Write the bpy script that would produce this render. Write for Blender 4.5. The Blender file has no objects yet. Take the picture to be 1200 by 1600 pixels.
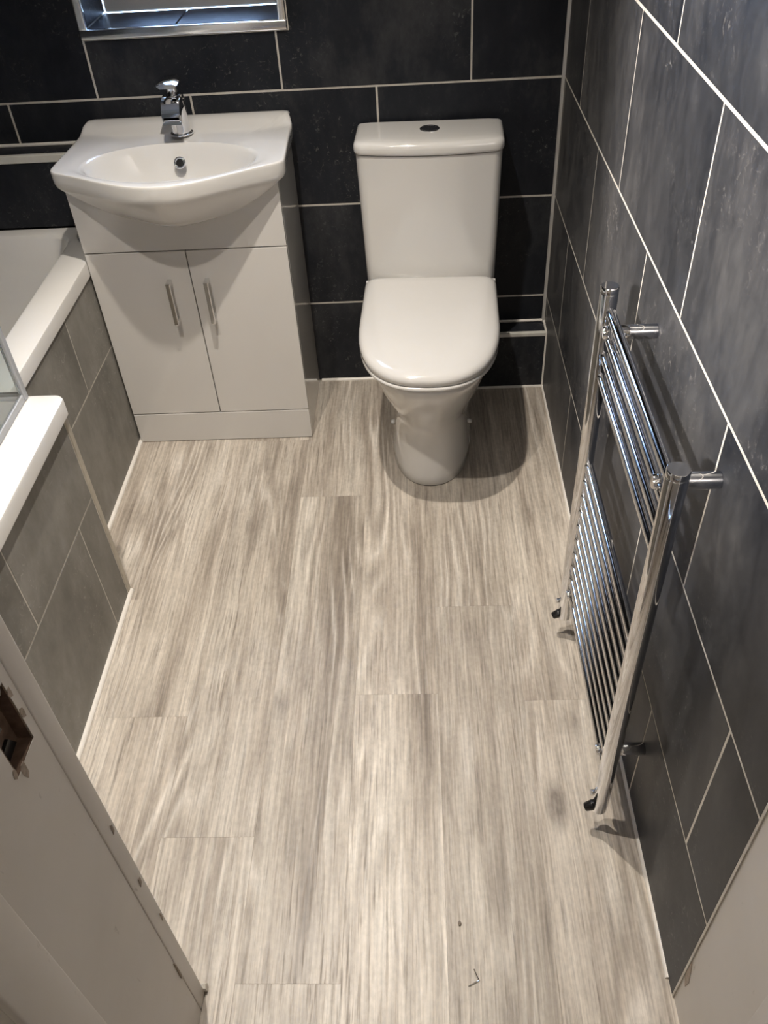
import bpy, bmesh, math, random
from mathutils import Vector, Matrix
random.seed(7)
S = bpy.context.scene
COL = S.collection
PI = math.pi

# ------------------------------------------------------------------ camera
F_PX, CX, CY, CZ = 1325.46, -0.3999, -2.423, 1.5987
YAW, PITCH, ROLL = -0.0641, -0.7391, -0.0691
cam = bpy.data.cameras.new('camera')
cam_ob = bpy.data.objects.new('camera', cam)
COL.objects.link(cam_ob)
fwd = Vector((math.sin(YAW)*math.cos(PITCH), math.cos(YAW)*math.cos(PITCH), math.sin(PITCH)))
r0 = Vector((math.cos(YAW), -math.sin(YAW), 0)); u0 = r0.cross(fwd)
rr = r0*math.cos(ROLL) + u0*math.sin(ROLL); uu = -r0*math.sin(ROLL) + u0*math.cos(ROLL)
M = Matrix(((rr.x, uu.x, -fwd.x, CX), (rr.y, uu.y, -fwd.y, CY), (rr.z, uu.z, -fwd.z, CZ), (0, 0, 0, 1)))
cam_ob.matrix_world = M
cam.sensor_fit = 'VERTICAL'; cam.sensor_height = 32.0
cam.lens = F_PX/1600*32.0
cam.clip_start = 0.01
S.camera = cam_ob

# ------------------------------------------------------------------ world (evening sky outside the window), exposure
w = bpy.data.worlds.new('sky'); S.world = w; w.use_nodes = True
bg = w.node_tree.nodes['Background']
bg.inputs['Color'].default_value = (0.42, 0.62, 1.0, 1); bg.inputs['Strength'].default_value = 9.0
S.view_settings.view_transform = 'Standard'; S.view_settings.look = 'None'
S.view_settings.gamma = 1.0; S.view_settings.use_curve_mapping = False
S.view_settings.exposure = 0.66

# ------------------------------------------------------------------ lights (recessed ceiling downlights + hall lamp)
CEIL = 2.36
DOWN = [(-0.68, -0.92, 84), (-0.96, -1.40, 70)]
HALL = (-1.293, -3.11, 2.10, 700)
def spot(name, loc, power, col, size, blend, rad):
    l = bpy.data.lights.new(name, 'SPOT'); l.energy = power; l.color = col
    l.spot_size = size; l.spot_blend = blend; l.shadow_soft_size = rad
    o = bpy.data.objects.new(name, l); COL.objects.link(o); o.location = loc
    return o
WARM = (1.0, 0.91, 0.80)
for x, y, p in DOWN:
    spot('downlight_beam', (x, y, CEIL-0.012), p, WARM, math.radians(96), 1.0, 0.02)
hlo = spot('hall_spot_beam', HALL[:3], HALL[3], (1.0, 0.92, 0.86), math.radians(60), 1.0, 0.04)
HALL_AIM = Vector((0, -0.95, 1.55))-Vector(HALL[:3])
hlo.rotation_euler = HALL_AIM.to_track_quat('-Z', 'Y').to_euler()

# ------------------------------------------------------------------ materials
def nmat(name, color=(.8, .8, .8), rough=.5, metal=0., coat=0., spec=.5):
    m = bpy.data.materials.new(name); m.use_nodes = True
    b = m.node_tree.nodes['Principled BSDF']
    b.inputs['Base Color'].default_value = (*color, 1); b.inputs['Roughness'].default_value = rough
    b.inputs['Metallic'].default_value = metal; b.inputs['Coat Weight'].default_value = coat
    b.inputs['Coat Roughness'].default_value = .03; b.inputs['Specular IOR Level'].default_value = spec
    return m, m.node_tree, b
def node(nt, t, **kw):
    n = nt.nodes.new(t)
    for k, v in kw.items(): setattr(n, k, v)
    return n
def ramp(nt, stops):
    n = nt.nodes.new('ShaderNodeValToRGB'); e = n.color_ramp.elements
    while len(e) < len(stops): e.new(0.5)
    for i, (p, c) in enumerate(stops): e[i].position = p; e[i].color = (*c, 1) if len(c) == 3 else c
    return n
def math_n(nt, op, a, b=None, c=None, clamp=False):
    n = nt.nodes.new('ShaderNodeMath'); n.operation = op; n.use_clamp = clamp
    for i, v in enumerate((a, b, c)):
        if v is None: continue
        if isinstance(v, (int, float)): n.inputs[i].default_value = v
        else: nt.links.new(v, n.inputs[i])
    return n.outputs[0]
def noise(nt, vec, scale, detail=4, rough=.55, dist=0., out='Fac'):
    n = nt.nodes.new('ShaderNodeTexNoise'); n.inputs['Scale'].default_value = scale
    n.inputs['Detail'].default_value = detail; n.inputs['Roughness'].default_value = rough; n.inputs['Distortion'].default_value = dist
    nt.links.new(vec, n.inputs['Vector']); return n.outputs[out]
def local_coords(nt, scale=(1, 1, 1), jump=37.0):
    """object coordinates moved by a random step for each piece"""
    tc = node(nt, 'ShaderNodeTexCoord'); oi = node(nt, 'ShaderNodeObjectInfo')
    cx = node(nt, 'ShaderNodeCombineXYZ')
    r = math_n(nt, 'MULTIPLY', oi.outputs['Random'], jump)
    for i in range(3): nt.links.new(math_n(nt, 'MULTIPLY', r, (1.0, 1.7, 0.6)[i]), cx.inputs[i])
    ad = node(nt, 'ShaderNodeVectorMath', operation='ADD')
    nt.links.new(tc.outputs['Object'], ad.inputs[0]); nt.links.new(cx.outputs[0], ad.inputs[1])
    mp = node(nt, 'ShaderNodeMapping'); mp.inputs['Scale'].default_value = scale
    nt.links.new(ad.outputs[0], mp.inputs['Vector'])
    return mp.outputs['Vector'], ad.outputs[0], oi.outputs['Random']
def mixc(nt, fac, a, b, mode='MIX'):
    n = nt.nodes.new('ShaderNodeMix'); n.data_type = 'RGBA'; n.blend_type = mode
    for s, v in ((0, fac), (6, a), (7, b)):
        if isinstance(v, (int, float)): n.inputs[s].default_value = v
        elif isinstance(v, tuple): n.inputs[s].default_value = (*v, 1) if len(v) == 3 else v
        else: nt.links.new(v, n.inputs[s])
    return n.outputs[2]

def stone(name, c0, c1, c2, rough, fleck, tall, spec=.25, sheen=.045):
    m, nt, b = nmat(name, c0, rough)
    v, raw, rnd = local_coords(nt, tall)
    n1 = noise(nt, v, 3.2, 6, .62, .4); n2 = noise(nt, v, 34, 5, .7)
    mix = math_n(nt, 'ADD', math_n(nt, 'MULTIPLY', n1, .72), math_n(nt, 'MULTIPLY', n2, .28))
    r = ramp(nt, [(.36, c0), (.52, c1), (.68, c2)]); nt.links.new(mix, r.inputs[0])
    # pale scratches / flecks, gathered in patches
    f1 = noise(nt, raw, 62, 4, .68, 1.6); f2 = noise(nt, raw, 4.5, 3, .5)
    ff = math_n(nt, 'MULTIPLY', math_n(nt, 'SUBTRACT', f1, .59), 7.0, clamp=True)
    fp = math_n(nt, 'MULTIPLY', math_n(nt, 'SUBTRACT', f2, .45), 5.0, clamp=True)
    fl = math_n(nt, 'MULTIPLY', math_n(nt, 'MULTIPLY', ff, fp), .75)
    nt.links.new(mixc(nt, fl, r.outputs[0], fleck), b.inputs['Base Color'])
    nt.links.new(math_n(nt, 'ADD', math_n(nt, 'MULTIPLY', n2, .22), rough-.11), b.inputs['Roughness'])
    b.inputs['Specular IOR Level'].default_value = spec; nt.links.new(math_n(nt, 'ADD', math_n(nt, 'MULTIPLY', math_n(nt, 'SUBTRACT', mix, .36), sheen*4.5, clamp=True), math_n(nt, 'MULTIPLY', fl, sheen*5)), b.inputs['Sheen Weight']); b.inputs['Sheen Roughness'].default_value = .6; b.inputs['Sheen Tint'].default_value = (1, .95, .88, 1)
    bp = node(nt, 'ShaderNodeBump'); bp.inputs['Strength'].default_value = .12; bp.inputs['Distance'].default_value = .002
    nt.links.new(mix, bp.inputs['Height']); nt.links.new(bp.outputs[0], b.inputs['Normal'])
    return m
M_TILE = stone('slate_tile', (.0052, .0070, .0115), (.0125, .0150, .0210), (.040, .042, .047), .46, (.16, .155, .15), (1, 1, .55))
M_GTILE = stone('grey_tile', (.135, .130, .116), (.185, .178, .160), (.250, .241, .222), .52, (.34, .33, .30), (1, 1, .6), .3, .1)

def grout_mat():
    m, nt, b = nmat('grout', (.56, .53, .47), .85)
    tc = node(nt, 'ShaderNodeTexCoord'); n = noise(nt, tc.outputs['Object'], 25, 4)
    r = ramp(nt, [(.3, (.46, .43, .38)), (.7, (.64, .61, .55))]); nt.links.new(n, r.inputs[0]); nt.links.new(r.outputs[0], b.inputs['Base Color'])
    return m
M_GROUT = grout_mat()

def wood_mat():
    m, nt, b = nmat('washed_oak_vinyl', (.5, .45, .4), .42)
    v, raw, rnd = local_coords(nt)
    sx = node(nt, 'ShaderNodeSeparateXYZ'); nt.links.new(raw, sx.inputs[0])
    def vec(kx, ky, ox=None):
        c = node(nt, 'ShaderNodeCombineXYZ')
        x = math_n(nt, 'MULTIPLY', sx.outputs[0], kx)
        if ox is not None: x = math_n(nt, 'ADD', x, ox)
        nt.links.new(x, c.inputs[0]); nt.links.new(math_n(nt, 'MULTIPLY', sx.outputs[1], ky), c.inputs[1])
        nt.links.new(math_n(nt, 'MULTIPLY', rnd, 9.0), c.inputs[2])
        return c.outputs[0]
    wob = math_n(nt, 'MULTIPLY', math_n(nt, 'SUBTRACT', noise(nt, vec(3.2, 1.5), 1.0, 3, .5), .5), .022)
    def gv(kx, ky):           # grain coordinates: follow the slow sideways wander of the fibres
        return vec(kx, ky, math_n(nt, 'MULTIPLY', wob, kx))
    # cathedral figure: contour lines of a long smooth field
    fld = noise(nt, gv(6.0, .62), 1.0, 1.5, .4)
    con = math_n(nt, 'SINE', math_n(nt, 'MULTIPLY', fld, 120.0))
    con = math_n(nt, 'MULTIPLY', math_n(nt, 'ADD', con, 1.0), .5)
    patch = math_n(nt, 'MULTIPLY', math_n(nt, 'SUBTRACT', noise(nt, vec(5, .9), 1.7, 2), .47), 6.0, clamp=True)
    # broad pale and dark streaks along the board
    st = noise(nt, gv(13, .75), 1.0, 5, .60)
    st2 = noise(nt, gv(62, 2.2), 1.0, 4, .6)
    blot = noise(nt, gv(9, 3.4), 1.0, 5, .62)
    tone = math_n(nt, 'ADD', math_n(nt, 'ADD', math_n(nt, 'MULTIPLY', st, .58), math_n(nt, 'MULTIPLY', st2, .20)), math_n(nt, 'MULTIPLY', blot, .22))
    r = ramp(nt, [(.34, (.215, .178, .145)), (.43, (.365, .316, .264)), (.50, (.478, .424, .360)), (.56, (.552, .500, .432)), (.68, (.66, .61, .54))])
    nt.links.new(tone, r.inputs[0]); col = r.outputs[0]
    lf = math_n(nt, 'MULTIPLY', math_n(nt, 'POWER', con, 5.0), math_n(nt, 'MULTIPLY', patch, .55))
    col = mixc(nt, lf, col, (.76, .715, .65))
    ld = math_n(nt, 'MULTIPLY', math_n(nt, 'POWER', math_n(nt, 'SUBTRACT', 1.0, con), 3.0), math_n(nt, 'MULTIPLY', patch, .40))
    col = mixc(nt, ld, col, (.22, .185, .155))
    # pores: short fine dark dashes
    po = noise(nt, gv(215, 10), 1.0, 2, .5)
    pf = math_n(nt, 'MULTIPLY', math_n(nt, 'SUBTRACT', po, .53), 6.0, clamp=True)
    band = math_n(nt, 'ADD', .35, math_n(nt, 'MULTIPLY', math_n(nt, 'SUBTRACT', noise(nt, gv(22, 1.3), 1.0, 2), .40), 3.2, clamp=True))
    col = mixc(nt, math_n(nt, 'MULTIPLY', math_n(nt, 'MULTIPLY', pf, band), .62), col, (.20, .165, .135))
    po2 = noise(nt, gv(150, 4.5), 1.0, 2, .5)
    pf2 = math_n(nt, 'MULTIPLY', math_n(nt, 'SUBTRACT', po2, .56), 6.0, clamp=True)
    col = mixc(nt, math_n(nt, 'MULTIPLY', pf2, .26), col, (.70, .645, .57))
    # knots
    vo = node(nt, 'ShaderNodeTexVoronoi'); vo.inputs['Scale'].default_value = 1.0; nt.links.new(gv(4.6, 1.9), vo.inputs['Vector'])
    kn = math_n(nt, 'MULTIPLY', math_n(nt, 'SUBTRACT', .13, vo.outputs['Distance']), 12.0, clamp=True)
    kn = math_n(nt, 'MULTIPLY', kn, math_n(nt, 'ADD', .35, math_n(nt, 'MULTIPLY', noise(nt, vec(90, 40), 1.0, 3), .9)))
    col = mixc(nt, math_n(nt, 'MULTIPLY', kn, .85), col, (.13, .105, .09))
    # comb lines and small cross flecks
    cb_ = noise(nt, gv(185, 6.5), 1.0, 2.5, .6); cf = noise(nt, gv(120, 70), 1.0, 3, .6)
    comb = math_n(nt, 'ADD', 1.0, math_n(nt, 'ADD', math_n(nt, 'MULTIPLY', math_n(nt, 'SUBTRACT', cb_, .5), 1.15), math_n(nt, 'MULTIPLY', math_n(nt, 'SUBTRACT', cf, .5), .5)))
    # each board a little lighter or darker
    hv = node(nt, 'ShaderNodeHueSaturation'); nt.links.new(col, hv.inputs['Color'])
    nt.links.new(math_n(nt, 'MULTIPLY', comb, math_n(nt, 'ADD', .83, math_n(nt, 'MULTIPLY', rnd, .20))), hv.inputs['Value']); hv.inputs['Saturation'].default_value = .95
    nt.links.new(hv.outputs[0], b.inputs['Base Color'])
    nt.links.new(math_n(nt, 'ADD', .40, math_n(nt, 'MULTIPLY', pf, .15)), b.inputs['Roughness'])
    bp = node(nt, 'ShaderNodeBump'); bp.inputs['Strength'].default_value = .15; bp.inputs['Distance'].default_value = .0006
    nt.links.new(math_n(nt, 'SUBTRACT', st2, pf), bp.inputs['Height']); nt.links.new(bp.outputs[0], b.inputs['Normal'])
    return m
M_WOOD = wood_mat()

def subtle(name, c, rough, var=.06, coat=0., scale=6., spec=.5):
    m, nt, b = nmat(name, c, rough, 0, coat, spec)
    tc = node(nt, 'ShaderNodeTexCoord'); n = noise(nt, tc.outputs['Object'], scale, 4)
    a = tuple(max(0, x*(1-var)) for x in c); d = tuple(min(1, x*(1+var)) for x in c)
    r = ramp(nt, [(.3, a), (.7, d)]); nt.links.new(n, r.inputs[0]); nt.links.new(r.outputs[0], b.inputs['Base Color'])
    return m
M_CER = subtle('white_ceramic', (.68, .67, .65), .10, .01, .6)
M_SEAT = subtle('white_seat_plastic', (.62, .61, .595), .12, .01, .3)
M_VAN = subtle('gloss_white_board', (.62, .605, .585), .16, .01, .5)
M_ACR = subtle('white_acrylic', (.66, .65, .63), .14, .01, .4)
M_SIL = subtle('white_silicone', (.74, .71, .66), .32, .05, 0, 40)
M_ALU = subtle('pale_trim', (.62, .61, .56), .30, .04, 0, 30)
M_CREAM = subtle('cream_edge_trim', (.47, .43, .36), .45, .12, 0, 60)
M_WALL = subtle('hall_wall_paint', (.56, .54, .50), .7, .02)
M_CEIL = subtle('white_ceiling_paint', (.80, .79, .77), .8, .02)
M_PVC = subtle('white_pvc', (.76, .73, .68), .35, .02)
M_DARK = subtle('black_rubber_and_shade', (.012, .012, .013), .25, .1)  # rubber parts, and the painted shade inside small openings
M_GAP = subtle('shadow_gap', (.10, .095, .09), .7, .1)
M_SCREED = subtle('screed', (.16, .14, .12), .9, .1)
M_WOODRAW = subtle('shade_dark_timber', (.12, .075, .05), .8, .3, 0, 90)
M_CHIP = subtle('paint_chip', (.33, .27, .22), .7, .25, 0, 120)
M_GRIT = subtle('grit', (.20, .17, .14), .8, .2)
def chrome(name, c, rough):
    m, nt, b = nmat(name, c, rough, 1.0)
    tc = node(nt, 'ShaderNodeTexCoord'); n = noise(nt, tc.outputs['Object'], 60, 3)
    nt.links.new(math_n(nt, 'ADD', rough-.01, math_n(nt, 'MULTIPLY', n, .02)), b.inputs['Roughness'])
    return m
M_CHROME = chrome('chrome', (.78, .78, .79), .06)
M_SATIN = subtle('glossy_corner_strip', (.46, .45, .43), .14, .12, .6, 14)
M_WTRIM = chrome('polished_aluminium_trim', (.80, .81, .83), .16)
def painted():
    m, nt, b = nmat('scuffed_white_gloss', (.56, .53, .49), .38)
    tc = node(nt, 'ShaderNodeTexCoord')
    n = noise(nt, tc.outputs['Object'], 3, 5); r = ramp(nt, [(.3, (.56, .53, .49)), (.7, (.65, .62, .58))]); nt.links.new(n, r.inputs[0])
    mp = node(nt, 'ShaderNodeMapping'); mp.inputs['Scale'].default_value = (1, 1, .22); nt.links.new(tc.outputs['Object'], mp.inputs['Vector'])
    s = noise(nt, mp.outputs[0], 95, 3, .6, .6)
    f = math_n(nt, 'MULTIPLY', math_n(nt, 'MULTIPLY', math_n(nt, 'SUBTRACT', s, .69), 12., clamp=True), .45)
    nt.links.new(mixc(nt, f, r.outputs[0], (.22, .19, .165)), b.inputs['Base Color'])
    return m
M_PAINT = painted()
def glass(name, col, rough=0.0):
    m, nt, b = nmat(name, col, rough); b.inputs['Transmission Weight'].default_value = 1.0; b.inputs['IOR'].default_value = 1.45
    return m
M_GLASS = glass('clear_glass', (.93, .975, .955))
M_FROST = glass('frosted_glass', (.9, .95, 1.0), .45)
M_SEAL = subtle('clear_plastic_seal', (.60, .62, .65), .2, .02)
M_SEAL.node_tree.nodes['Principled BSDF'].inputs['Transmission Weight'].default_value = .45
def emit(name, c, s):
    m, nt, b = nmat(name, c, .4); b.inputs['Emission Color'].default_value = (*c, 1); b.inputs['Emission Strength'].default_value = s; return m
M_LENS = emit('lit_lamp_lens', (1.0, .86, .68), 40.0)

# ------------------------------------------------------------------ helpers
def inv_parent(p):
    return (Matrix.Translation(p.location) @ p.rotation_euler.to_matrix().to_4x4()).inverted()
def world_mat(o):
    m = Matrix.Translation(o.location) @ o.rotation_euler.to_matrix().to_4x4()
    return world_mat(o.parent) @ m if o.parent else m
def link(name, me, parent=None, loc=(0, 0, 0)):
    o = bpy.data.objects.new(name, me); COL.objects.link(o); o.location = loc
    if parent is not None: o.parent = parent
    return o
def obj(name, bm, mat, parent=None, smooth=None, local=False, loc=None):
    """bm in world coordinates (or in the parent's own when local) -> one mesh object"""
    if parent is not None and not local: bm.transform(world_mat(parent).inverted())
    if loc is not None: bm.transform(Matrix.Translation(-Vector(loc)))
    bmesh.ops.recalc_face_normals(bm, faces=bm.faces)
    me = bpy.data.meshes.new(name); bm.to_mesh(me); bm.free(); me.materials.append(mat)
    if smooth is not None:
        for p in me.polygons: p.use_smooth = True
        if smooth < 180: me.set_sharp_from_angle(angle=math.radians(smooth))
    return link(name, me, parent, loc or (0, 0, 0))
def tag(o, label=None, cat=None, group=None, kind=None):
    for k, v in (('label', label), ('category', cat), ('group', group), ('kind', kind)):
        if v: o[k] = v
    return o
def empty(name, loc, label, cat, group=None, rz=0):
    o = bpy.data.objects.new(name, None); COL.objects.link(o); o.location = loc; o.rotation_euler = (0, 0, rz); o.empty_display_size = .05
    return tag(o, label, cat, group)
def NB(): return bmesh.new()
def box(bm, x0, x1, y0, y1, z0, z1, bev=0, seg=2):
    r = bmesh.ops.create_cube(bm, size=1, matrix=Matrix.Translation(((x0+x1)/2, (y0+y1)/2, (z0+z1)/2)) @ Matrix.Diagonal((abs(x1-x0), abs(y1-y0), abs(z1-z0), 1)))
    if bev > 0:
        es = list({e for v in r['verts'] for e in v.link_edges})
        bmesh.ops.bevel(bm, geom=es, offset=bev, segments=seg, affect='EDGES', profile=.5)
    return bm
def bx(*a, **k): return box(NB(), *a, **k)
def prism(bm, pts, axis, a, b):
    """polygon pts (2-D) swept along an axis from a to b"""
    def P(p, t):
        return {0: (t, p[0], p[1]), 1: (p[0], t, p[1]), 2: (p[0], p[1], t)}[axis]
    A = [bm.verts.new(P(p, a)) for p in pts]; B = [bm.verts.new(P(p, b)) for p in pts]
    bm.faces.new(A); bm.faces.new(B[::-1])
    n = len(pts)
    for i in range(n): bm.faces.new((A[i], B[i], B[(i+1) % n], A[(i+1) % n]))
    return bm
def loft(bm, rings, cap0=True, cap1=True, closed=True):
    V = [[bm.verts.new(p) for p in r] for r in rings]; n = len(V[0])
    for a, b in zip(V, V[1:]):
        for i in range(n if closed else n-1):
            j = (i+1) % n; bm.faces.new((a[i], a[j], b[j], b[i]))
    if cap0: bm.faces.new(V[0][::-1])
    if cap1: bm.faces.new(V[-1])
    return bm
def tube(bm, p0, p1, r0, r1=None, n=24, cap=True, bev=0):
    p0, p1 = Vector(p0), Vector(p1); r1 = r0 if r1 is None else r1
    d = (p1-p0).normalized(); u = d.orthogonal().normalized(); v = d.cross(u)
    prof = [(0, r0), (1, r1)]; L = (p1-p0).length
    if bev: prof = [(0, r0-bev), (bev*.3/L, r0-bev*.3), (bev/L, r0), (1-bev/L, r1), (1-bev*.3/L, r1-bev*.3), (1, r1-bev)]
    loft(bm, [[p0+d*L*t+(u*math.cos(2*PI*i/n)+v*math.sin(2*PI*i/n))*r for i in range(n)] for t, r in prof], cap, cap)
    return bm
def tb(*a, **k): return tube(NB(), *a, **k)
def lathe(bm, c, prof, n=32):
    c = Vector(c)
    return loft(bm, [[c+Vector((r*math.cos(2*PI*i/n), r*math.sin(2*PI*i/n), z)) for i in range(n)] for r, z in prof])
def sstep(a, b, x):
    t = max(0., min(1., (x-a)/(b-a))); return t*t*(3-2*t)

# ------------------------------------------------------------------ tiling
TW, TH, ZC, GAP = 0.5, 0.3147, 0.2889, 0.0046
COURSES = [0.0] + [ZC+TH*i for i in range(8)]
tile_cache = {}
def tile_mesh(du, dv, axis, th=.006, mat=M_TILE, name='tile'):
    key = (round(du, 4), round(dv, 4), axis, mat.name)
    if key not in tile_cache:
        bm = NB(); h = th/2
        if axis == 'y': box(bm, -du/2, du/2, -h, h, -dv/2, dv/2)
        elif axis == 'x': box(bm, -h, h, -du/2, du/2, -dv/2, dv/2)
        else: box(bm, -du/2, du/2, -dv/2, dv/2, -h, h)
        bmesh.ops.bevel(bm, geom=list(bm.edges), offset=.0009, segments=1, affect='EDGES')
        me = bpy.data.meshes.new(name); bm.to_mesh(me); bm.free(); me.materials.append(mat); tile_cache[key] = me
    return tile_cache[key]
def put_tile(parent, axis, pos, u0, u1, v0, v1, mat=M_TILE, name='tile', gap=GAP):
    """axis: direction the tile faces along; pos: coordinate of its centre plane"""
    du, dv = u1-u0-gap, v1-v0-gap
    if du < .006 or dv < .006: return
    me = tile_mesh(du, dv, axis, mat=mat, name=name); uc, vc = (u0+u1)/2, (v0+v1)/2
    loc = {'y': (uc, pos, vc), 'x': (pos, uc, vc), 'z': (uc, vc, pos)}[axis]
    return link(name, me, parent, loc)
def rows_of(u0, u1, off):
    """joint positions between u0 and u1 with one joint at off"""
    k = math.floor((u0-off)/TW); js = [u0]
    while True:
        k += 1; p = off+k*TW
        if p >= u1-1e-4: break
        if p > u0+.012: js.append(p)
    return js+[u1]

GF = -.0016                     # grout face, a shade behind the tile face at -.002
XL, YD = -2.0, -1.88            # left wall, door-side wall (room faces)
TH_W = .14

# ---- back wall, with the window opening
WX0, WX1, WZ0, WZ1 = -1.25, -0.715, 1.062, COURSES[6]
bm = NB()
box(bm, XL-TH_W, WX0, GF, .26, 0, CEIL); box(bm, WX1, .10, GF, .26, 0, CEIL)
box(bm, WX0, WX1, GF, .26, 0, WZ0); box(bm, WX0, WX1, GF, .26, WZ1, CEIL)
wb = tag(obj('wall_back', bm, M_GROUT), 'black slate tiled wall with pale grout behind toilet and vanity', 'wall', kind='structure')
for i in range(len(COURSES)):
    z0 = COURSES[i]; z1 = COURSES[i+1] if i+1 < len(COURSES) else CEIL
    z1 = min(z1, CEIL)
    if z0 >= CEIL: break
    off = -0.2474 if i % 2 == 1 else -0.4974
    js = rows_of(XL, 0, off)
    for a, b in zip(js, js[1:]):
        if z1 <= WZ0 or z0 >= WZ1 or b <= WX0+.004 or a >= WX1-.004:
            put_tile(wb, 'y', .001, a, b, z0, z1); continue
        if z0 < WZ0:       # course cut by the sill
            if a >= WX0-.01 and b <= WX1: put_tile(wb, 'y', .001, a, b, z0, WZ0)
            elif a > WX0:  # notched tile at the sill's right end
                g = GAP/2
                pts = [(a+g, z0+g), (b-g, z0+g), (b-g, z1-g), (WX1+g, z1-g), (WX1+g, WZ0-g), (a+g, WZ0-g)]
                c = ((a+b)/2, .001, (z0+z1)/2)
                obj('tile', prism(NB(), pts, 1, -.002, .004), M_TILE, wb, loc=None)
            else: put_tile(wb, 'y', .001, a, b, z0, WZ0)
        else:
            if a < WX0: put_tile(wb, 'y', .001, a, WX0, z0, z1)
            if b > WX1: put_tile(wb, 'y', .001, WX1, b, z0, z1)
# reveal tiles and sill
put_tile(wb, 'z', WZ0+.020, WX0+.016, -1.002, .002, .172); put_tile(wb, 'z', WZ0+.020, -1.002, WX1-.016, .002, .172)
for zz0, zz1 in ((WZ0+.025, 1.233), (1.233, 1.548), (1.548, WZ1)):
    put_tile(wb, 'x', WX0+.018, .002, .172, zz0, zz1); put_tile(wb, 'x', WX1-.018, .002, .172, zz0, zz1)
rv = NB()
box(rv, WX0, WX0+.0145, .0, .172, WZ0, WZ1); box(rv, WX1-.0145, WX1, .0, .172, WZ0, WZ1); box(rv, WX0, WX1, .0, .172, WZ0, WZ0+.0165)
obj('reveal_backing', rv, M_GROUT, wb)

# ---- right wall
bm = bx(GF, .14, YD-.03, .12, 0, CEIL)
wr = tag(obj('wall_right', bm, M_GROUT), 'black slate tiled wall behind the chrome towel radiator', 'wall', kind='structure')
YO = {0: -0.0324, 1: -0.281, 2: -0.5232, 3: -0.2585+.0, 4: -0.5}
for i in range(len(COURSES)):
    z0 = COURSES[i]; z1 = min(COURSES[i+1] if i+1 < len(COURSES) else CEIL, CEIL)
    if z0 >= CEIL: break
    off = {0: -1.5324, 1: -0.281, 2: -0.5232, 3: -0.2585, 4: -1.0}.get(i, -0.27 if i % 2 else -0.52)
    js = rows_of(YD-.028, 0, off)
    for a, b in zip(js, js[1:]): put_tile(wr, 'x', .001, a, b, z0, z1)

# ---- left wall (behind the bath) and the door-side wall
wl = tag(obj('wall_left', bx(XL-.14, XL-GF, YD-.03, .12, 0, CEIL), M_GROUT), 'black slate tiled wall along the far side of the bath', 'wall', kind='structure')
for i in range(2, len(COURSES)):
    z0 = COURSES[i]; z1 = min(COURSES[i+1] if i+1 < len(COURSES) else CEIL, CEIL)
    if z0 >= CEIL: break
    js = rows_of(YD, 0, -0.25 if i % 2 else -0.5)
    for a, b in zip(js, js[1:]): put_tile(wl, 'x', XL-.001, a, b, z0, z1)
DX0, DX1, DZ = -0.842, 0.03, 2.02
bm = NB(); box(bm, XL-.14, DX0, YD-.14, YD-.012, 0, CEIL); box(bm, DX0, .14, YD-.14, YD-.034, DZ, CEIL); box(bm, DX1+.0005, .14, YD-.14, YD-.034, 0, DZ)
tag(obj('wall_front', bm, M_WALL), 'plain painted wall around the doorway in the foreground', 'wall', kind='structure')

# ---- boxed-in pipe ledges at the foot of the back wall
b1 = tag(obj('trim_1', bx(-.50, .0025, -.072, -.0035, .0, .190), M_GROUT), 'low tiled pipe boxing with metal edge beside the toilet', 'trim', kind='structure')
put_tile(b1, 'y', -.0755, -.50, .003, .0, .187); put_tile(b1, 'z', .193, -.50, .003, -.066, -.002)
obj('metal_edge', bx(-.50, .0005, -.0805, -.066, .1875, .2005, bev=.002), M_ALU, b1)
b2 = tag(obj('trim_2', bx(XL+.001, -1.302, -.080, -.0035, .608, .802), M_GROUT), 'tiled ledge with pale metal edge above the far end of the bath', 'trim', kind='structure')
put_tile(b2, 'y', -.083, XL+.002, -1.302, .606, .792); put_tile(b2, 'z', .804, XL+.002, -1.302, -.073, -.003)
obj('metal_edge', bx(XL+.002, -1.302, -.0880, -.072, .789, .8095, bev=.002), M_ALU, b2)

# ---- ceiling
tag(obj('ceiling', bx(XL-.14, .14, YD-.14, .26, CEIL, CEIL+.1), M_CEIL), 'white bathroom ceiling with recessed downlights', 'ceiling', kind='structure')

# ---- floor: slab and printed boards
fl = tag(obj('floor', bx(XL-.14, .14, -3.75, .0, -.06, -.0042), M_SCREED), 'washed grey oak vinyl plank floor', 'floor', kind='structure')
PE = [.02, -.190, -.379, -.566, -.753, -.942, -1.130, -1.318]
PJ = [-1.307, -1.026, -1.285, -.600, -1.620, -1.336, -.98]
PL = 1.289
for c in range(7):
    a, b = PE[c+1], PE[c]
    ys = sorted(PJ[c]+PL*k for k in range(-2, 3))
    for y0, y1 in zip(ys, ys[1:]):
        y0, y1 = max(y0, -3.7), min(y1, 0.0)
        if y1-y0 < .02: continue
        g = .00008
        bm = bx(a+g, b-g, y0+g, y1-g, -.004, 0)
        bmesh.ops.bevel(bm, geom=[e for e in bm.edges if all(v.co.z > -.001 for v in e.verts)], offset=.0002, segments=1, affect='EDGES')
        obj('plank', bm, M_WOOD, fl, loc=((a+b)/2, (y0+y1)/2, 0))

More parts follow.
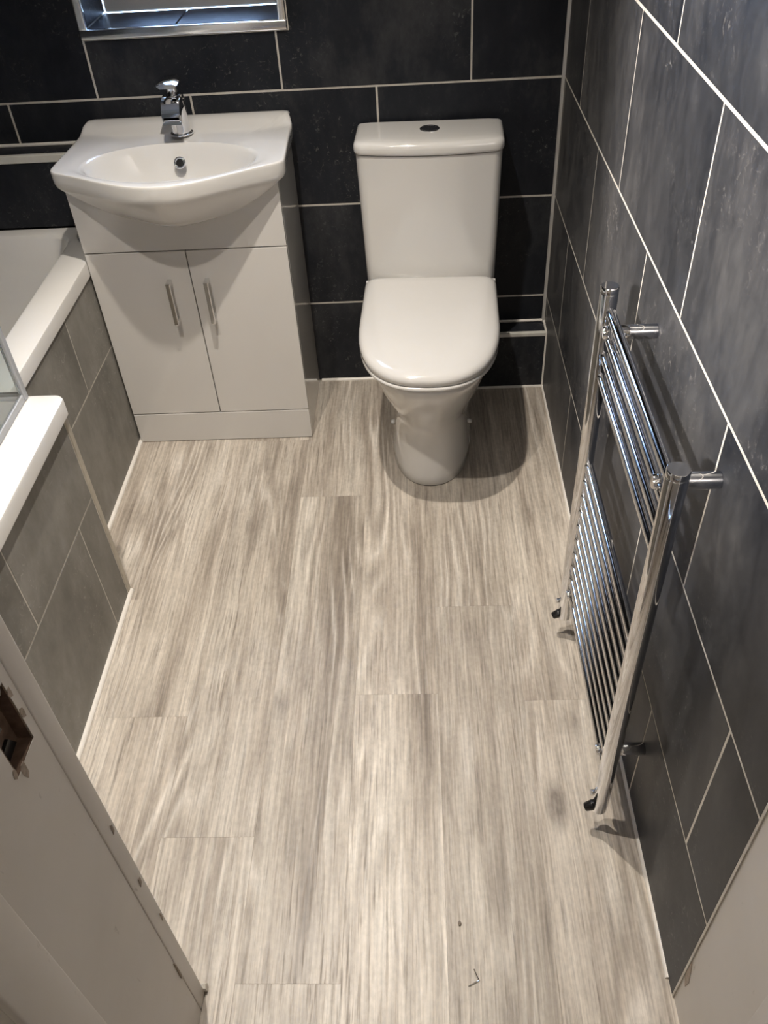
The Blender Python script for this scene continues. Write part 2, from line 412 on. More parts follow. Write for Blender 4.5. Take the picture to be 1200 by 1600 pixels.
# ---- hall behind the camera
tag(obj('wall_hall', (lambda m: (box(m, -2.2, .9, -3.9, -3.75, 0, CEIL), box(m, -2.3, -2.14, -3.9, YD-.14, 0, CEIL), box(m, .75, .9, -3.9, YD-.14, 0, CEIL), box(m, .14, .9, YD-.14, YD-.04, 0, CEIL), m)[-1])(NB()), M_WALL),
    'plain beige hall wall behind the doorway', 'wall', kind='structure')
tag(obj('ceiling_hall', bx(-2.3, .9, -3.9, YD-.141, CEIL, CEIL+.1), M_CEIL), 'white hall ceiling outside the doorway', 'ceiling', kind='structure')
tag(obj('floor_hall', (lambda m: (box(m, .141, .9, -3.75, YD-.14, -.06, 0), box(m, -2.14, -1.32, -3.75, YD-.14, -.06, 0), m)[-1])(NB()), M_SCREED), 'bare hall floor outside the doorway', 'floor', kind='structure')

# ---- silicone beads and corner trims
def bead(name, pts, r, mat, label, n=8):
    bm = NB()
    for p, q in zip(pts, pts[1:]): tube(bm, p, q, r, n=n)
    return tag(obj(name, bm, mat, smooth=60), label, 'sealant', kind='structure')
bead('trim_3', [(0, -.081, .0), (0, YD+.0, .0)], .0075, M_SIL, 'white silicone bead along the floor under the right wall')
bead('trim_4', [(-.734, -.002, .0), (-.50, -.002, .0)], .0075, M_SIL, 'white silicone bead at the floor between vanity and toilet')
bead('trim_5', [(-.50, -.0785, .0), (-.0, -.0785, .0)], .006, M_SIL, 'white silicone bead at the foot of the pipe boxing')
bead('trim_6', [(-.0015, -.0775, .0), (-.0015, -.0775, .197), (-.0015, -.002, .2)], .0055, M_SIL, 'white silicone bead around the end of the pipe boxing')
bead('trim_7', [(-.50, -.003, .201), (0, -.003, .201)], .005, M_SIL, 'white silicone bead along the top of the pipe boxing')
bead('trim_8', [(-1.302, -.003, .8095), (XL, -.003, .8095)], .0055, M_SIL, 'white silicone bead along the ledge above the bath')
bm = NB(); tube(bm, (-.002, -.002, .195), (-.002, -.002, CEIL), .0085, n=12)
tag(obj('trim_9', bm, M_SATIN, smooth=60), 'shiny vertical corner strip between the two black tiled walls', 'trim', kind='structure')

# ------------------------------------------------------------------ window
win = tag(obj('window_1', (lambda m: (box(m, WX0+.021, WX1-.021, .175, .235, WZ0+.023, WZ0+.085, bev=.006), box(m, WX0+.021, WX0+.083, .175, .235, WZ0+.086, WZ1-.062, bev=.006),
      box(m, WX1-.083, WX1-.021, .175, .235, WZ0+.086, WZ1-.062, bev=.006), box(m, WX0+.021, WX1-.021, .175, .235, WZ1-.061, WZ1, bev=.006), m)[-1])(NB()), M_PVC, smooth=40),
      'white framed frosted window in a tiled recess above the basin', 'window', kind='structure')
obj('pane', bx(WX0+.08, WX1-.08, .200, .206, WZ0+.082, WZ1-.058), M_FROST, win)
obj('glazing_bead', (lambda m: (box(m, WX0+.083, WX1-.083, .183, .199, WZ0+.085, WZ0+.099, bev=.003), box(m, WX0+.083, WX0+.096, .183, .199, WZ0+.099, WZ1-.062, bev=.003), box(m, WX1-.096, WX1-.083, .183, .199, WZ0+.099, WZ1-.062, bev=.003), m)[-1])(NB()), M_PVC, win)
tr = tag(obj('trim_10', bx(WX0, WX1, -.010, .004, WZ0, WZ0+.0235, bev=.0035, seg=3), M_WTRIM, smooth=50), 'polished metal tile trim around the window recess', 'trim', kind='structure')
obj('trim_bar', bx(WX0, WX0+.0215, -.010, .004, WZ0+.022, WZ1, bev=.0035, seg=3), M_WTRIM, tr, smooth=50)
obj('trim_bar', bx(WX1-.0215, WX1, -.010, .004, WZ0+.022, WZ1, bev=.0035, seg=3), M_WTRIM, tr, smooth=50)

# ------------------------------------------------------------------ vanity unit
VX0, VX1, VY = -1.282, -0.742, -0.318
van = empty('vanity_unit', ((VX0+VX1)/2, VY/2, 0), 'gloss white two-door vanity unit under the basin', 'cabinet')
T = .016
cb = NB()
box(cb, VX0, VX0+T, VY+.018, -.004, 0, .80); box(cb, VX1-T, VX1, VY+.018, -.004, .0, .80)
box(cb, VX0+T, VX1-T, -.012, -.004, .0, .64); box(cb, VX0+T, VX1-T, VY+.03, -.012, .107, .121)
obj('carcass', cb, M_VAN, van)
pl = bx(VX0, VX1, VY, VY+.016, .002, .1045, bev=.0012); obj('plinth', pl, M_VAN, van)
obj('gap_backing', bx(VX0+.002, VX1-.002, VY+.006, VY+.018, .0, .66), M_GAP, van)
obj('front_panel', bx(VX0, VX1, VY, VY+.015, .6295, .80, bev=.0012), M_VAN, van)
xm = (VX0+VX1)/2
for s, (a, b, hx) in enumerate(((VX0, xm-.0013, -1.0715), (xm+.0013, VX1, -.9685))):
    d = obj('door', bx(a, b, VY, VY+.015, .1075, .6265, bev=.0015), M_VAN, van)
    h = NB()
    # flat bow handle: bar with two square posts
    box(h, hx-.006, hx+.006, VY-.030, VY-.022, .424, .548, bev=.0015)
    box(h, hx-.006, hx+.006, VY-.024, VY+.0005, .536, .548, bev=.001); box(h, hx-.006, hx+.006, VY-.024, VY+.0005, .424, .436, bev=.001)
    tag(obj('handle', h, M_CHROME, d), 'chrome bow handle')

# ------------------------------------------------------------------ basin
BXC, BYC = -1.0115, -0.287
def basin_outline(t):
    """distance from the bowl centre to the outer edge along direction t"""
    c, s = math.cos(t), math.sin(t)
    lo, hi = 0., .6
    def inside(x, y):
        X = abs(x-BXC)
        half = .287 + .006*sstep(-.10, -.34, y) - .010*sstep(-.07, -.02, y)
        yf = -.335 - .128*(.45*(math.cos(PI*min(1, X/.285))+1)/2+.55*max(0, 1-(X/.290)**2))
        # rounded front corners
        if X > half or y > -.0025 or y < yf: return False
        cxx, cyy = half-.022, yf+.022
        if X > cxx and y < cyy and (X-cxx)**2+(y-cyy)**2 > .022**2: return False
        return True
    for _ in range(30):
        m = (lo+hi)/2
        if inside(BXC+c*m, BYC+s*m): lo = m
        else: hi = m
    return lo
NS = 160
TS = [2*PI*i/NS for i in range(NS)]
OUT = [basin_outline(t) for t in TS]
def ell(rx, ry, t):
    c, s = math.cos(t), math.sin(t); return 1/math.sqrt((c/rx)**2+(s/ry)**2)
ZT = .852
def deck_lift(y): return .019*sstep(-.075, -.035, y)
def ring(fr, fz):
    R = []
    for i, t in enumerate(TS):
        r = fr(i, t); x = BXC+math.cos(t)*r; y = BYC+math.sin(t)*r
        R.append((x, y, fz(x, y, t, i)))
    return R
ERX, ERY = .218, .130
rings = []
# bowl from the waste upward
for k, zz in ((.10, .712), (.16, .7125), (.42, .718), (.62, .734), (.78, .766), (.89, .802), (.95, .829), (.985, .8425), (1.01, .848)):
    rings.append(ring(lambda i, t, k=k: ell(ERX*k, ERY*k, t), lambda x, y, t, i, zz=zz: zz))
for sg in (.10, .3, .5, .7, .86, .93, .97, .99, 1.0):
    def fr(i, t, sg=sg):
        e = ell(ERX*1.01, ERY*1.01, t); return e+(OUT[i]-e)*sg
    drop = {.97: .0006, .99: .0022, 1.0: .0062}.get(sg, 0)
    dip = .004*max(0, 1-abs(sg-.10)/.3) if sg < .4 else 0
    rings.append(ring(fr, lambda x, y, t, i, sg=sg, drop=drop, dip=dip: ZT-dip-drop+deck_lift(y)))
def frontness(t): return sstep(.0, .75, -math.sin(t))
for q, zz in ((1.0, .842), (1.0, .832), (.996, .820), (.985, .811), (.965, .8055)):
    rings.append(ring(lambda i, t, q=q: OUT[i]*q, lambda x, y, t, i, zz=zz: zz))
# belly: the rim outline melts into a small ellipse on the way down
for k in (.97, .93, .87, .80, .72, .63, .53, .42, .30, .18, .08):
    rings.append(ring(lambda i, t, k=k: OUT[i]*.965*k, lambda x, y, t, i, k=k: .692+.1135*k**2.1))
bas = empty('washbasin', (BXC, BYC, .80), 'white ceramic bow-fronted washbasin on the vanity unit', 'washbasin')
obj('bowl', loft(NB(), rings), M_CER, bas, smooth=50)
# overflow ring on the back slope of the bowl, plug hole in its floor
oc = Vector((-1.012, -.1885, .808)); od = Vector((0, -.86, .5)).normalized()
bm = NB(); 
def torus(bm, c, ax, R, r, n=28, m=10):
    ax = Vector(ax).normalized(); u = ax.orthogonal().normalized(); v = ax.cross(u); V = []
    for i in range(n):
        d = u*math.cos(2*PI*i/n)+v*math.sin(2*PI*i/n)
        V.append([bm.verts.new(Vector(c)+d*(R+r*math.cos(2*PI*j/m))+ax*r*math.sin(2*PI*j/m)) for j in range(m)])
    for i in range(n):
        for j in range(m): bm.faces.new((V[i][j], V[(i+1) % n][j], V[(i+1) % n][(j+1) % m], V[i][(j+1) % m]))
    return bm
ov = tag(obj('overflow_ring', torus(bm, oc, od, .0125, .0034), M_CHROME, bas, smooth=180), 'chrome overflow ring')
obj('overflow_hole', tb(oc-od*.006, oc+od*.0008, .0112, n=20), M_DARK, ov)  # black disc painted in for the shade inside the overflow
obj('waste_ring', torus(NB(), (BXC, BYC, .7135), (0, 0, 1), .019, .003), M_CHROME, bas, smooth=180)

# ------------------------------------------------------------------ basin tap
tp = empty('basin_tap', (-1.012, -.105, .852), 'chrome waterfall mixer tap on the washbasin', 'tap')
TX, TY, TZ = -1.012, -.105, .853
obj('base_ring', lathe(NB(), (TX, TY, TZ), [(.024, 0), (.026, .001), (.026, .004), (.023, .006)]), M_CHROME, tp, smooth=40)
rg = []
for z, r, dy in ((.004, .0215, 0), (.03, .021, -.002), (.055, .0215, -.006), (.075, .0225, -.010), (.088, .022, -.013), (.092, .019, -.014)):
    rg.append([(TX+r*math.cos(2*PI*i/32), TY+dy+r*1.05*math.sin(2*PI*i/32), TZ+z) for i in range(32)])
obj('body', loft(NB(), rg), M_CHROME, tp, smooth=50)
# waterfall spout: an open chute curling forward and down
def chute(bm, w, prof, th):
    A = []
    for (y, z) in prof: A.append((y, z))
    outer = A; inner = []
    for i, (y, z) in enumerate(A):
        p = A[max(0, i-1)]; q = A[min(len(A)-1, i+1)]; d = Vector((q[0]-p[0], q[1]-p[1])).normalized(); nrm = Vector((-d.y, d.x))
        inner.append((y+nrm.x*th, z+nrm.y*th))
    return prism(bm, outer+inner[::-1], 0, TX-w, TX+w)
sp = NB()
prof = [(TY+.004, TZ+.060), (TY-.022, TZ+.064), (TY-.044, TZ+.062), (TY-.058, TZ+.053), (TY-.066, TZ+.040)]
chute(sp, .0205, prof, -.0035)
prof2 = [(TY+.004, TZ+.088), (TY-.030, TZ+.088), (TY-.050, TZ+.082), (TY-.062, TZ+.068), (TY-.067, TZ+.056)]
chute(sp, .0205, prof2, -.003)
for sx in (-1, 1):
    side = prof+prof2[::-1]
    prism(sp, side, 0, TX+sx*.0205, TX+sx*.0175)
obj('spout', sp, M_CHROME, tp, smooth=40)
obj('spout_mouth', prism(NB(), [(p[0]+.006, p[1]+.004) for p in prof]+[(p[0]+.006, p[1]-.004) for p in prof2[::-1]], 0, TX-.0172, TX+.0172), M_DARK, tp)  # solid black filling that stands for the shade inside the spout
obj('lever_stem', tb((TX, TY-.012, TZ+.088), (TX, TY-.016, TZ+.112), .0125, .0115, n=24), M_CHROME, tp, smooth=40)
lv = NB()
LV = [(.012, .119, .0190), (.006, .121, .0225), (-.02, .1215, .0240), (-.050, .1195, .0240), (-.056, .1180, .0225)]
loft(lv, [[(TX-w_, TY+y, TZ+z), (TX-w_*.6, TY+y, TZ+z+.0035), (TX+w_*.6, TY+y, TZ+z+.0035), (TX+w_, TY+y, TZ+z), (TX+w_*.7, TY+y, TZ+z-.006), (TX-w_*.7, TY+y, TZ+z-.006)] for y, z, w_ in LV])
obj('lever', lv, M_CHROME, tp, smooth=50)

for c_ in list(tp.children): c_.data.transform(Matrix.Scale(1.14, 4))

# ------------------------------------------------------------------ toilet (own frame: x right, -y front, back at y = 0)
wc = empty('toilet', (-.3590, -.018, 0), 'white close-coupled toilet with closed lid', 'toilet', rz=-.038)
def dshape(w, yf, yb, z, N=64, sq=2.25, mid=.42, cr=.03):
    """D outline: straight sides, elliptic front, rounded back corners"""
    ym = yb+(yf-yb)*mid; P = []
    n1 = N//2
    for i in range(n1+1):       # front half from right side round to left side
        a = PI*i/n1; c, s = math.cos(a), math.sin(a)
        P.append((w*math.copysign(abs(c)**(2/sq), c), ym+(yf-ym)*abs(s)**(2/sq), z))
    n2 = N-n1-1
    for i in range(n2):         # left side, back, right side
        u = (i+1)/(n2+1)
        if u < .3: P.append((-w, ym+(yb-cr-ym)*u/.3, z))
        elif u < .4: a = (u-.3)/.1*PI/2; P.append((-w+cr*(1-math.cos(a)), yb-cr+cr*math.sin(a), z))
        elif u < .6: P.append((-w+cr+(2*w-2*cr)*(u-.4)/.2, yb, z))
        elif u < .7: a = (u-.6)/.1*PI/2; P.append((w-cr+cr*math.sin(a), yb-cr+cr*math.cos(a), z))
        else: P.append((w, yb-cr+(ym-yb+cr)*(u-.7)/.3, z))
    return P
pan = [(.116, -.546, -.15, .0), (.119, -.549, -.15, .003), (.117, -.546, -.15, .03), (.113, -.536, -.14, .08), (.112, -.530, -.13, .13), (.115, -.532, -.115, .17), (.124, -.546, -.10, .205),
       (.140, -.572, -.08, .245), (.157, -.603, -.05, .29), (.172, -.633, -.02, .335), (.181, -.653, -.005, .37), (.1845, -.662, -.003, .392), (.183, -.660, -.004, .401), (.178, -.654, -.006, .405)]
obj('pan', loft(NB(), [dshape(a, b, c, z, mid=.38, sq=2.3) for a, b, c, z in pan]), M_CER, wc, smooth=60, local=True)
for sx in (-1, 1):
    obj('bolt_cap', lathe(NB(), (0, 0, 0), [(.010, 0), (.010, .006), (.008, .010), (.003, .012)], n=16) if False else tube(NB(), (sx*.104, -.325, .066), (sx*.121, -.325, .066), .0095, .006, n=16), M_CER, wc, smooth=40, local=True)
st = [(.180, -.664, -.155, .4065), (.1855, -.671, -.152, .409), (.186, -.672, -.152, .414), (.184, -.669, -.153, .4185)]
obj('seat', loft(NB(), [dshape(a, b, c, z, mid=.44, cr=.02, sq=2.5) for a, b, c, z in st]), M_SEAT, wc, smooth=60, local=True)
ld = [(.183, -.664, -.150, .4195), (.1872, -.669, -.147, .4225), (.1875, -.6695, -.147, .434), (.1850, -.665, -.148, .4420), (.1795, -.655, -.151, .4475), (.171, -.640, -.156, .4510), (.155, -.610, -.164, .4530), (.11, -.53, -.19, .4540), (.05, -.40, -.25, .4542)]
obj('lid', loft(NB(), [dshape(a, b, c, z, mid=.44, cr=.026, sq=2.5) for a, b, c, z in ld]), M_SEAT, wc, smooth=60, local=True)
for sx in (-1, 1):
    obj('hinge', tube(NB(), (sx*.150, -.148, .428), (sx*.186, -.148, .428), .0105, n=16, bev=.002), M_SEAT, wc, smooth=40, local=True)
def cshape(w, d, z, bow=.016, r=.028, N=48):
    """cistern section: bowed front, rounded front corners, square back"""
    P = [(-w, 0, z)]
    n = 8
    for i in range(n+1):
        a = PI/2*i/n; P.append((-w+r*(1-math.cos(a)), -d+r-r*math.sin(a), z))
    for i in range(1, 12): 
        u = -1+2*i/12; P.append(((w-r)*u, -d-bow*(1-u*u), z))
    for i in range(n+1):
        a = PI/2*(1-i/n); P.append((w-r*(1-math.cos(a)), -d+r-r*math.sin(a), z))
    P.append((w, 0, z))
    return P
bodyr = [(.1815, .140, .405), (.1845, .143, .412), (.1860, .145, .50), (.1905, .149, .70), (.1930, .152, .794)]
obj('cistern', loft(NB(), [cshape(a, b, z) for a, b, z in bodyr]), M_CER, wc, smooth=60, local=True)
lidr = [(.190, .150, .796), (.1955, .1555, .7975), (.197, .157, .803), (.197, .157, .813), (.1955, .1555, .8205), (.191, .151, .8255), (.184, .144, .8275), (.16, .12, .829)]
obj('cistern_lid', loft(NB(), [cshape(a, b, z) for a, b, z in lidr]), M_CER, wc, smooth=60, local=True)
fb = obj('flush_button', lathe(NB(), (.002, -.066, .8285), [(.0265, 0), (.0265, .002), (.0245, .0035), (.021, .0035), (.0205, .0028), (.003, .0028)]), M_CHROME, wc, smooth=40, local=True)
obj('button_split', bx(-.0005+.002, .0005+.002, -.086, -.046, .8311, .8318), M_DARK, fb, local=True)
obj('base_shadow_line', loft(NB(), [dshape(.1185, -.5485, -.15, .0, mid=.36), dshape(.1195, -.5495, -.15, .0012, mid=.36)]), M_GAP, wc, local=True)  # thin dark ring: shadow gap under the pan put in as colour

# ------------------------------------------------------------------ L-shaped shower bath
BZ, BL = .605, .042                   # rim top, rim lip depth
BX_FAR, BX_NEAR, BSTEP, BY0, BY1 = -1.2835, -1.154, -.938, -.0895, -1.82
bath = empty('shower_bath', (-1.62, -.95, 0), 'white L-shaped shower bath with grey tiled side panel', 'bath')
def rpoly(pts, rads, n=6):
    """round the corners of a polygon"""
    out = []; N = len(pts)
    for i in range(N):
        p, a, b = Vector(pts[i]), Vector(pts[i-1]), Vector(pts[(i+1) % N]); r = rads[i]
        d0 = (a-p).normalized(); d1 = (b-p).normalized(); ang = d0.angle(d1); t = r/math.tan(ang/2)
        s, e = p+d0*t, p+d1*t; c = p+(d0+d1).normalized()*(r/math.sin(ang/2))
        a0 = math.atan2((s-c).y, (s-c).x); a1 = math.atan2((e-c).y, (e-c).x); da = (a1-a0+PI) % (2*PI)-PI
        for k in range(n+1): th = a0+da*k/n; out.append((c.x+r*math.cos(th), c.y+r*math.sin(th)))
    return out
XLB = XL+.003
def bath_outer(e): 
    return rpoly([(XLB, BY0), (BX_FAR-e, BY0), (BX_FAR-e, BSTEP-e), (BX_NEAR-e, BSTEP-e), (BX_NEAR-e, BY1), (XLB, BY1)], [.004, .004, .018, .022, .004, .004])
def bath_inner(e, rad=0.):
    f, nr = BX_FAR-.088-e, BX_NEAR-.098-e
    return rpoly([(XLB+.07+e, BY0-.035-e*1.4), (f, BY0-.035-e*1.4), (f, BSTEP-.085-e*.6), (nr, BSTEP-.085-e*.6), (nr, BY1+.06+e), (XLB+.07+e, BY1+.06+e)], [.06+rad, .06+rad, .035, .04+rad*.3, .06+rad, .06+rad])
def R3(p, z): return [(x, y, z) for x, y in p]
rings = [R3(bath_outer(.003), BZ-BL), R3(bath_outer(0), BZ-BL+.003), R3(bath_outer(0), BZ-.005), R3(bath_outer(.0015), BZ-.0015), R3(bath_outer(.005), BZ),
         R3(bath_inner(-.008), BZ), R3(bath_inner(0), BZ-.003), R3(bath_inner(.005), BZ-.012), R3(bath_inner(.022, .01), BZ-.14), R3(bath_inner(.042, .02), BZ-.30), R3(bath_inner(.062, .03), BZ-.385), R3(bath_inner(.10, .03), BZ-.42), R3(bath_inner(.16, .0), BZ-.43)]
obj('tub', loft(NB(), rings, cap0=False), M_ACR, bath, smooth=28)
# side panel: backing, tiles, corner trim
PXF, PXN = -1.2905, -1.1685
bk = NB(); box(bk, PXF-.03, PXF, BSTEP-.02, BY0, .0, BZ-BL-.001); box(bk, PXN-.03, PXN, BY1, BSTEP-.012, .0, BZ-BL-.001)
box(bk, PXF-.01, PXN-.002, BSTEP-.03, BSTEP-.012, .0, BZ-BL-.001)
bk.transform(Matrix.Translation((.0019, 0, 0)))
pn = obj('side_panel', bk, M_GROUT, bath)
def panel_tile(xf, y0, y1, z0, z1):
    me = tile_mesh(y1-y0-.0035, z1-z0-.0035, 'x', mat=M_GTILE)
    o = link('tile', me, pn); o.location = Vector((xf, (y0+y1)/2, (z0+z1)/2))-pn.location-bath.location
    return o
ZJ = .344
for a, b in ((BSTEP-.012, -.545), (-.545, BY0)): panel_tile(PXF-.0005, a, b, ZJ, BZ-BL)
for a, b in ((BSTEP-.012, -.815), (-.815, -.315), (-.315, BY0)): pass
panel_tile(PXF-.0005, BSTEP-.012, -.772, 0.004, ZJ); panel_tile(PXF-.0005, -.772, -.272, 0.004, ZJ)
for a, b in ((-1.82, -1.352), (-1.352, BSTEP-.026)): panel_tile(PXN-.0005, a, b, ZJ-.006, BZ-BL)
for a, b in ((-1.82, -1.570), (-1.570, -1.070), (-1.070, BSTEP-.026)): panel_tile(PXN-.0005, a, b, .004, ZJ-.006)
obj('corner_trim', bx(PXN-.012, PXN+.0045, BSTEP-.0245, BSTEP-.008, 0.001, BZ-BL-.001, bev=.0015), M_CREAM, bath)
bead('trim_11', [(PXF+.004, BY0-.2, .0), (PXF+.004, BSTEP, .0)], .0085, M_SIL, 'white silicone bead under the far bath panel')
bead('trim_12', [(PXN+.004, BSTEP-.01, .0), (PXN+.004, YD, .0)], .0085, M_SIL, 'white silicone bead under the near bath panel')

# ------------------------------------------------------------------ glass screen on the bath
GX, GY = -1.238, -.953
sc = empty('shower_screen', (GX, GY, BZ), 'clear glass shower screen standing on the near bath rim', 'shower screen')
obj('glass_panel', bx(GX-.003, GX+.003, BY1+.04, GY-.010, BZ+.012, BZ+1.40), M_GLASS, sc)
obj('return_panel', bx(GX-.135, GX-.010, GY-.003, GY+.003, BZ+.012, BZ+1.40), M_GLASS, sc)
obj('corner_profile', bx(GX-.008, GX+.008, GY-.008, GY+.008, BZ+.002, BZ+1.40, bev=.002), M_SEAL, sc)
obj('bottom_seal', bx(GX-.006, GX+.006, BY1+.04, GY-.008, BZ+.0005, BZ+.018, bev=.002), M_SEAL, sc)
obj('bottom_seal', bx(GX-.135, GX-.008, GY-.006, GY+.006, BZ+.0005, BZ+.018, bev=.002), M_SEAL, sc)
obj('clamp', bx(GX-.011, GX+.0095, GY-.010, GY+.0095, BZ+.185, BZ+.225, bev=.002), M_DARK, sc)

# ------------------------------------------------------------------ towel radiator
RX, RYF, RYN, RZ0, RZ1 = -.080, -1.117, -1.597, .062, .893
rad = empty('towel_radiator', (RX, (RYF+RYN)/2, RZ0), 'chrome ladder towel radiator on the right tiled wall', 'radiator')
for y in (RYF, RYN):
    up = obj('upright', tb((RX, y, RZ0), (RX, y, RZ1), .0155, n=36, bev=.0015), M_CHROME, rad, smooth=40)
    obj('end_cap', lathe(NB(), (RX, y, RZ1), [(.0135, 0), (.0155, .0015), (.0155, .010), (.0145, .0115)], n=32), M_CHROME, up, smooth=40)
    tag(obj('blanking_plug', tb((RX-.010, y, RZ0+.012), (RX-.026, y, RZ0+.002), .0105, .0085, n=20, bev=.0015), M_DARK, up, smooth=40), 'black plug at the foot of the upright')
    obj('bleed_valve', tb((RX-.014, y+.004, RZ0+.050), (RX-.021, y+.004, RZ0+.050), .006, n=16, bev=.001), M_CHROME, up, smooth=40)
BARS = [.861, .820, .776, .732]+[.527-.0405*k for k in range(10)]
bar_me = None
for z in BARS:
    if bar_me is None:
        b0 = obj('bar', tb((RX+.004, RYF-.010, z), (RX+.004, RYN+.010, z), .0088, n=20), M_CHROME, rad, smooth=40, loc=None)
        bar_me = b0; zb = z
    else:
        c = bar_me.copy(); COL.objects.link(c); c.parent = rad; c.location = (0, 0, z-zb)
for y, z in ((-1.160, .8405), (-1.546, .8405), (-1.160, .184), (-1.546, .184)):
    br = obj('wall_bracket', (lambda m: (tube(m, (-.002, y, z), (RX+.014, y, z), .0125, n=24, bev=.001), m)[-1])(NB()), M_CHROME, rad, smooth=40)
    obj('clamp_cap', tb((RX-.002, y, z), (RX-.013, y, z), .0125, .0105, n=24, bev=.002), M_CHROME, br, smooth=40)

# ------------------------------------------------------------------ doorway lining
JL, JR = -.805, .0005
Y0, Y1, YS = -1.900, -2.16, -2.094
door = tag(obj('door_1', bx(JL-.036, JR+.0295, Y1, Y0+.0, 2.0, 2.02), M_PAINT), 'white painted door lining in the foreground', 'door frame', kind='structure')
# left jamb with the lock keep mortised into it
MY0, MY1, MZ0, MZ1 = -1.990, -1.944, .862, .955
lj = NB()
for a, b, z0, z1 in ((Y1, MY0, 0, 2.0), (MY1, -1.9315, 0, 2.0), (MY0, MY1, 0, MZ0), (MY0, MY1, MZ1, 2.0)): box(lj, JL-.036, JL, a, b, z0, z1)
box(lj, JL-.036, JL-.022, MY0, MY1, MZ0, MZ1)
jm = tag(obj('jamb', lj, M_PAINT, door), 'scuffed white door jamb on the left')
obj('edge_strip', bx(JL-.036, JL+.001, -1.9305, Y0, 0, 2.0, bev=.0025), M_PAINT, door, smooth=50)
obj('keep_recess', (lambda m: (box(m, JL-.022, JL-.0006, MY0, MY0+.002, MZ0, MZ1), box(m, JL-.022, JL-.0006, MY1-.002, MY1, MZ0, MZ1), box(m, JL-.022, JL-.0006, MY0, MY1, MZ0, MZ0+.002), box(m, JL-.022, JL-.0006, MY0, MY1, MZ1-.002, MZ1), box(m, JL-.0218, JL-.016, MY0, MY1, MZ0, MZ1), box(m, JL-.016, JL-.006, MY0+.004, MY1-.006, MZ1-.022, MZ1-.004, bev=.003), m)[-1])(NB()), M_WOODRAW, jm)  # timber lining coloured dark brown to paint the shade inside the mortise
sp_ = NB()
for (dy, dz, sy, sz) in ((.0, .0, .030, .022), (.002, .035, .020, .030), (.004, .070, .026, .016)):
    prism(sp_, [(MY0+.006+dy, MZ0+.004+dz), (MY0+.006+dy+sy, MZ0+.007+dz), (MY0+.004+dy+sy*.8, MZ0+.002+dz+sz), (MY0+.009+dy, MZ0+.004+dz+sz*.8)], 0, JL-.017, JL-.012)
obj('keep_shade', sp_, M_DARK, jm)  # irregular black pieces that paint the inside of the mortise in shade
# torn paint and bare timber round the mortise
ch = NB()
for cy, cz, r in ((MY1+.003, .90, .010), (MY1+.002, .935, .008), (MY0-.002, .872, .009), (MY1-.01, MZ1+.004, .010), (MY0+.012, MZ0-.005, .012)):
    prism(ch, [(cy+r*(.55+.5*random.random())*math.cos(2*PI*k/7)*.55, cz+r*(.6+.6*random.random())*math.sin(2*PI*k/7)) for k in range(7)], 0, JL-.0005, JL+.0006)
obj('paint_chip', ch, M_CHIP, jm)
for cy, cz, sy, sz in ((-1.909, .60, .003, .010), (-1.911, .455, .004, .009), (-1.907, .33, .002, .012), (-1.933, .19, .002, .03)):
    obj('paint_chip', prism(NB(), [(cy-sy, cz-sz), (cy+sy*.6, cz-sz*.8), (cy+sy, cz+sz*.5), (cy-sy*.4, cz+sz)], 0, JL+.0002, JL+.0018), M_CHIP, jm)
obj('filler', prism(NB(), [(-1.902, .0), (-1.893, .0), (-1.891, .010), (-1.897, .024), (-1.903, .018)], 0, JL-.004, JL+.006), M_SIL, jm)
obj('door_stop', bx(JL-.001, JL+.012, Y1, YS, 0, 2.0, bev=.002), M_PAINT, door, smooth=50)
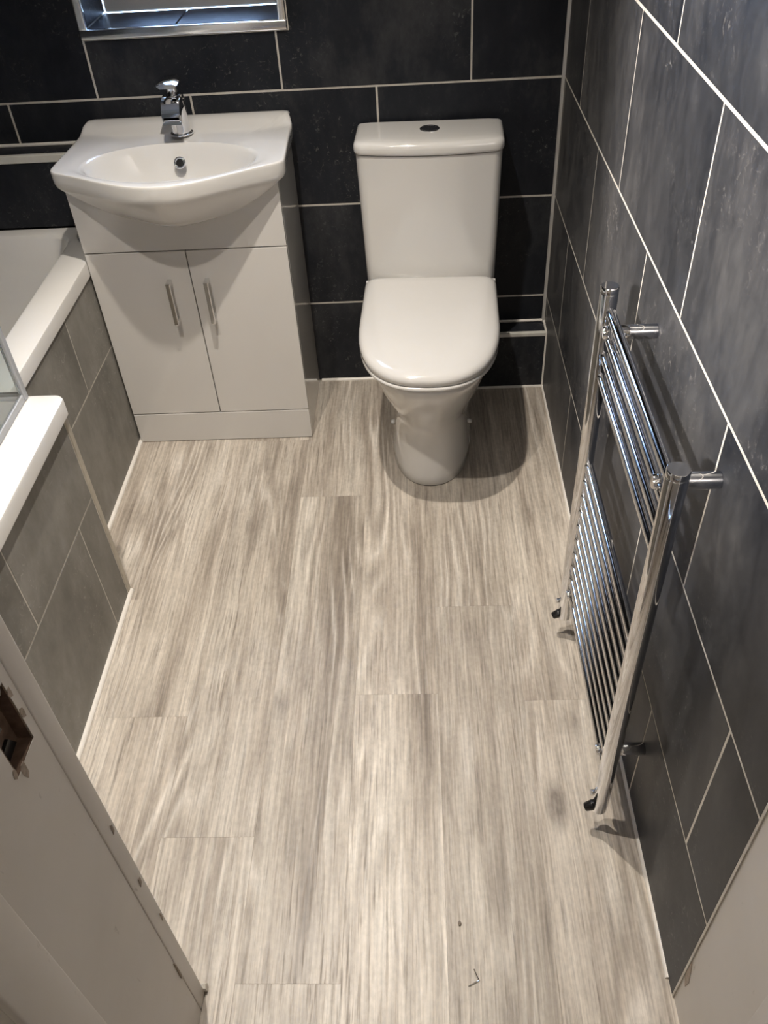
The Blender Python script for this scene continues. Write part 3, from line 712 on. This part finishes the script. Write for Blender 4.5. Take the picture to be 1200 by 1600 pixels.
# right jamb
jr = tag(obj('jamb', bx(JR, JR+.029, Y1, Y0-.008, 0, 2.0, bev=.002), M_PAINT, door, smooth=50), 'white door jamb on the right')
obj('paint_chip', prism(NB(), [(-1.9095, .125), (-1.912, .10), (-1.922, .088), (-1.926, .115), (-1.917, .150), (-1.910, .165)], 0, JR-.0008, JR+.001), M_CHIP, jr)
obj('door_stop', bx(JR-.012, JR+.001, Y1, -2.062, 0, 2.0, bev=.002), M_PAINT, door, smooth=50)
obj('door_stop', bx(JL+.013, JR-.013, Y1, -2.07, 1.988, 2.001), M_PAINT, door)

# ------------------------------------------------------------------ lamps
for i, (x, y, p) in enumerate(DOWN):
    o = empty('ceiling_downlight', (x, y, CEIL), ['recessed ceiling downlight above the floor by the toilet', 'recessed ceiling downlight above the middle of the floor'][i], 'downlight', 'bathroom ceiling downlights')
    obj('rim', torus(NB(), (x, y, CEIL-.002), (0, 0, 1), .040, .005), M_CHROME, o, smooth=180)
    obj('lens', lathe(NB(), (x, y, CEIL-.004), [(.024, 0), (.024, .003), (.020, .0035)], n=24), M_LENS, o)
hx, hy, hz, _ = HALL
o = empty('hall_spotlight', (hx, hy, CEIL), 'small adjustable ceiling spotlight in the hall', 'spotlight')
ad = HALL_AIM.normalized(); hp = Vector((hx, hy, hz))
obj('ceiling_rose', lathe(NB(), (hx, hy, CEIL-.02), [(.03, 0), (.05, .006), (.055, .0199)], n=24), M_PVC, o, smooth=40)
obj('stem', tb((hx, hy, CEIL-.02), hp-ad*.06, .006, n=10), M_CHROME, o)
hd = NB(); tube(hd, hp-ad*.10, hp-ad*.015, .032, .042, n=28, cap=False); tube(hd, hp-ad*.102, hp-ad*.098, .032, n=28)
obj('head', hd, M_PVC, o, smooth=40)
obj('lens', tb(hp-ad*.03, hp-ad*.024, .034, n=28), M_LENS, o)

# ------------------------------------------------------------------ bits left on the floor
bm = NB(); tube(bm, (-.345, -1.893, .0015), (-.326, -1.884, .0015), .0011, n=8); tube(bm, (-.326, -1.884, .0015), (-.334, -1.868, .009), .0011, n=8)
tag(obj('wire_offcut', bm, M_CHROME), 'short bent offcut of shiny wire lying on the floor', 'offcut')
bm = NB(); bmesh.ops.create_icosphere(bm, subdivisions=1, radius=.0042, matrix=Matrix.Translation((-.355, -1.788, .0026)) @ Matrix.Diagonal((.8, 1.25, .6, 1)))
tag(obj('grit_crumb', bm, M_GRIT), 'small dark crumb of grit on the floor boards', 'crumb')
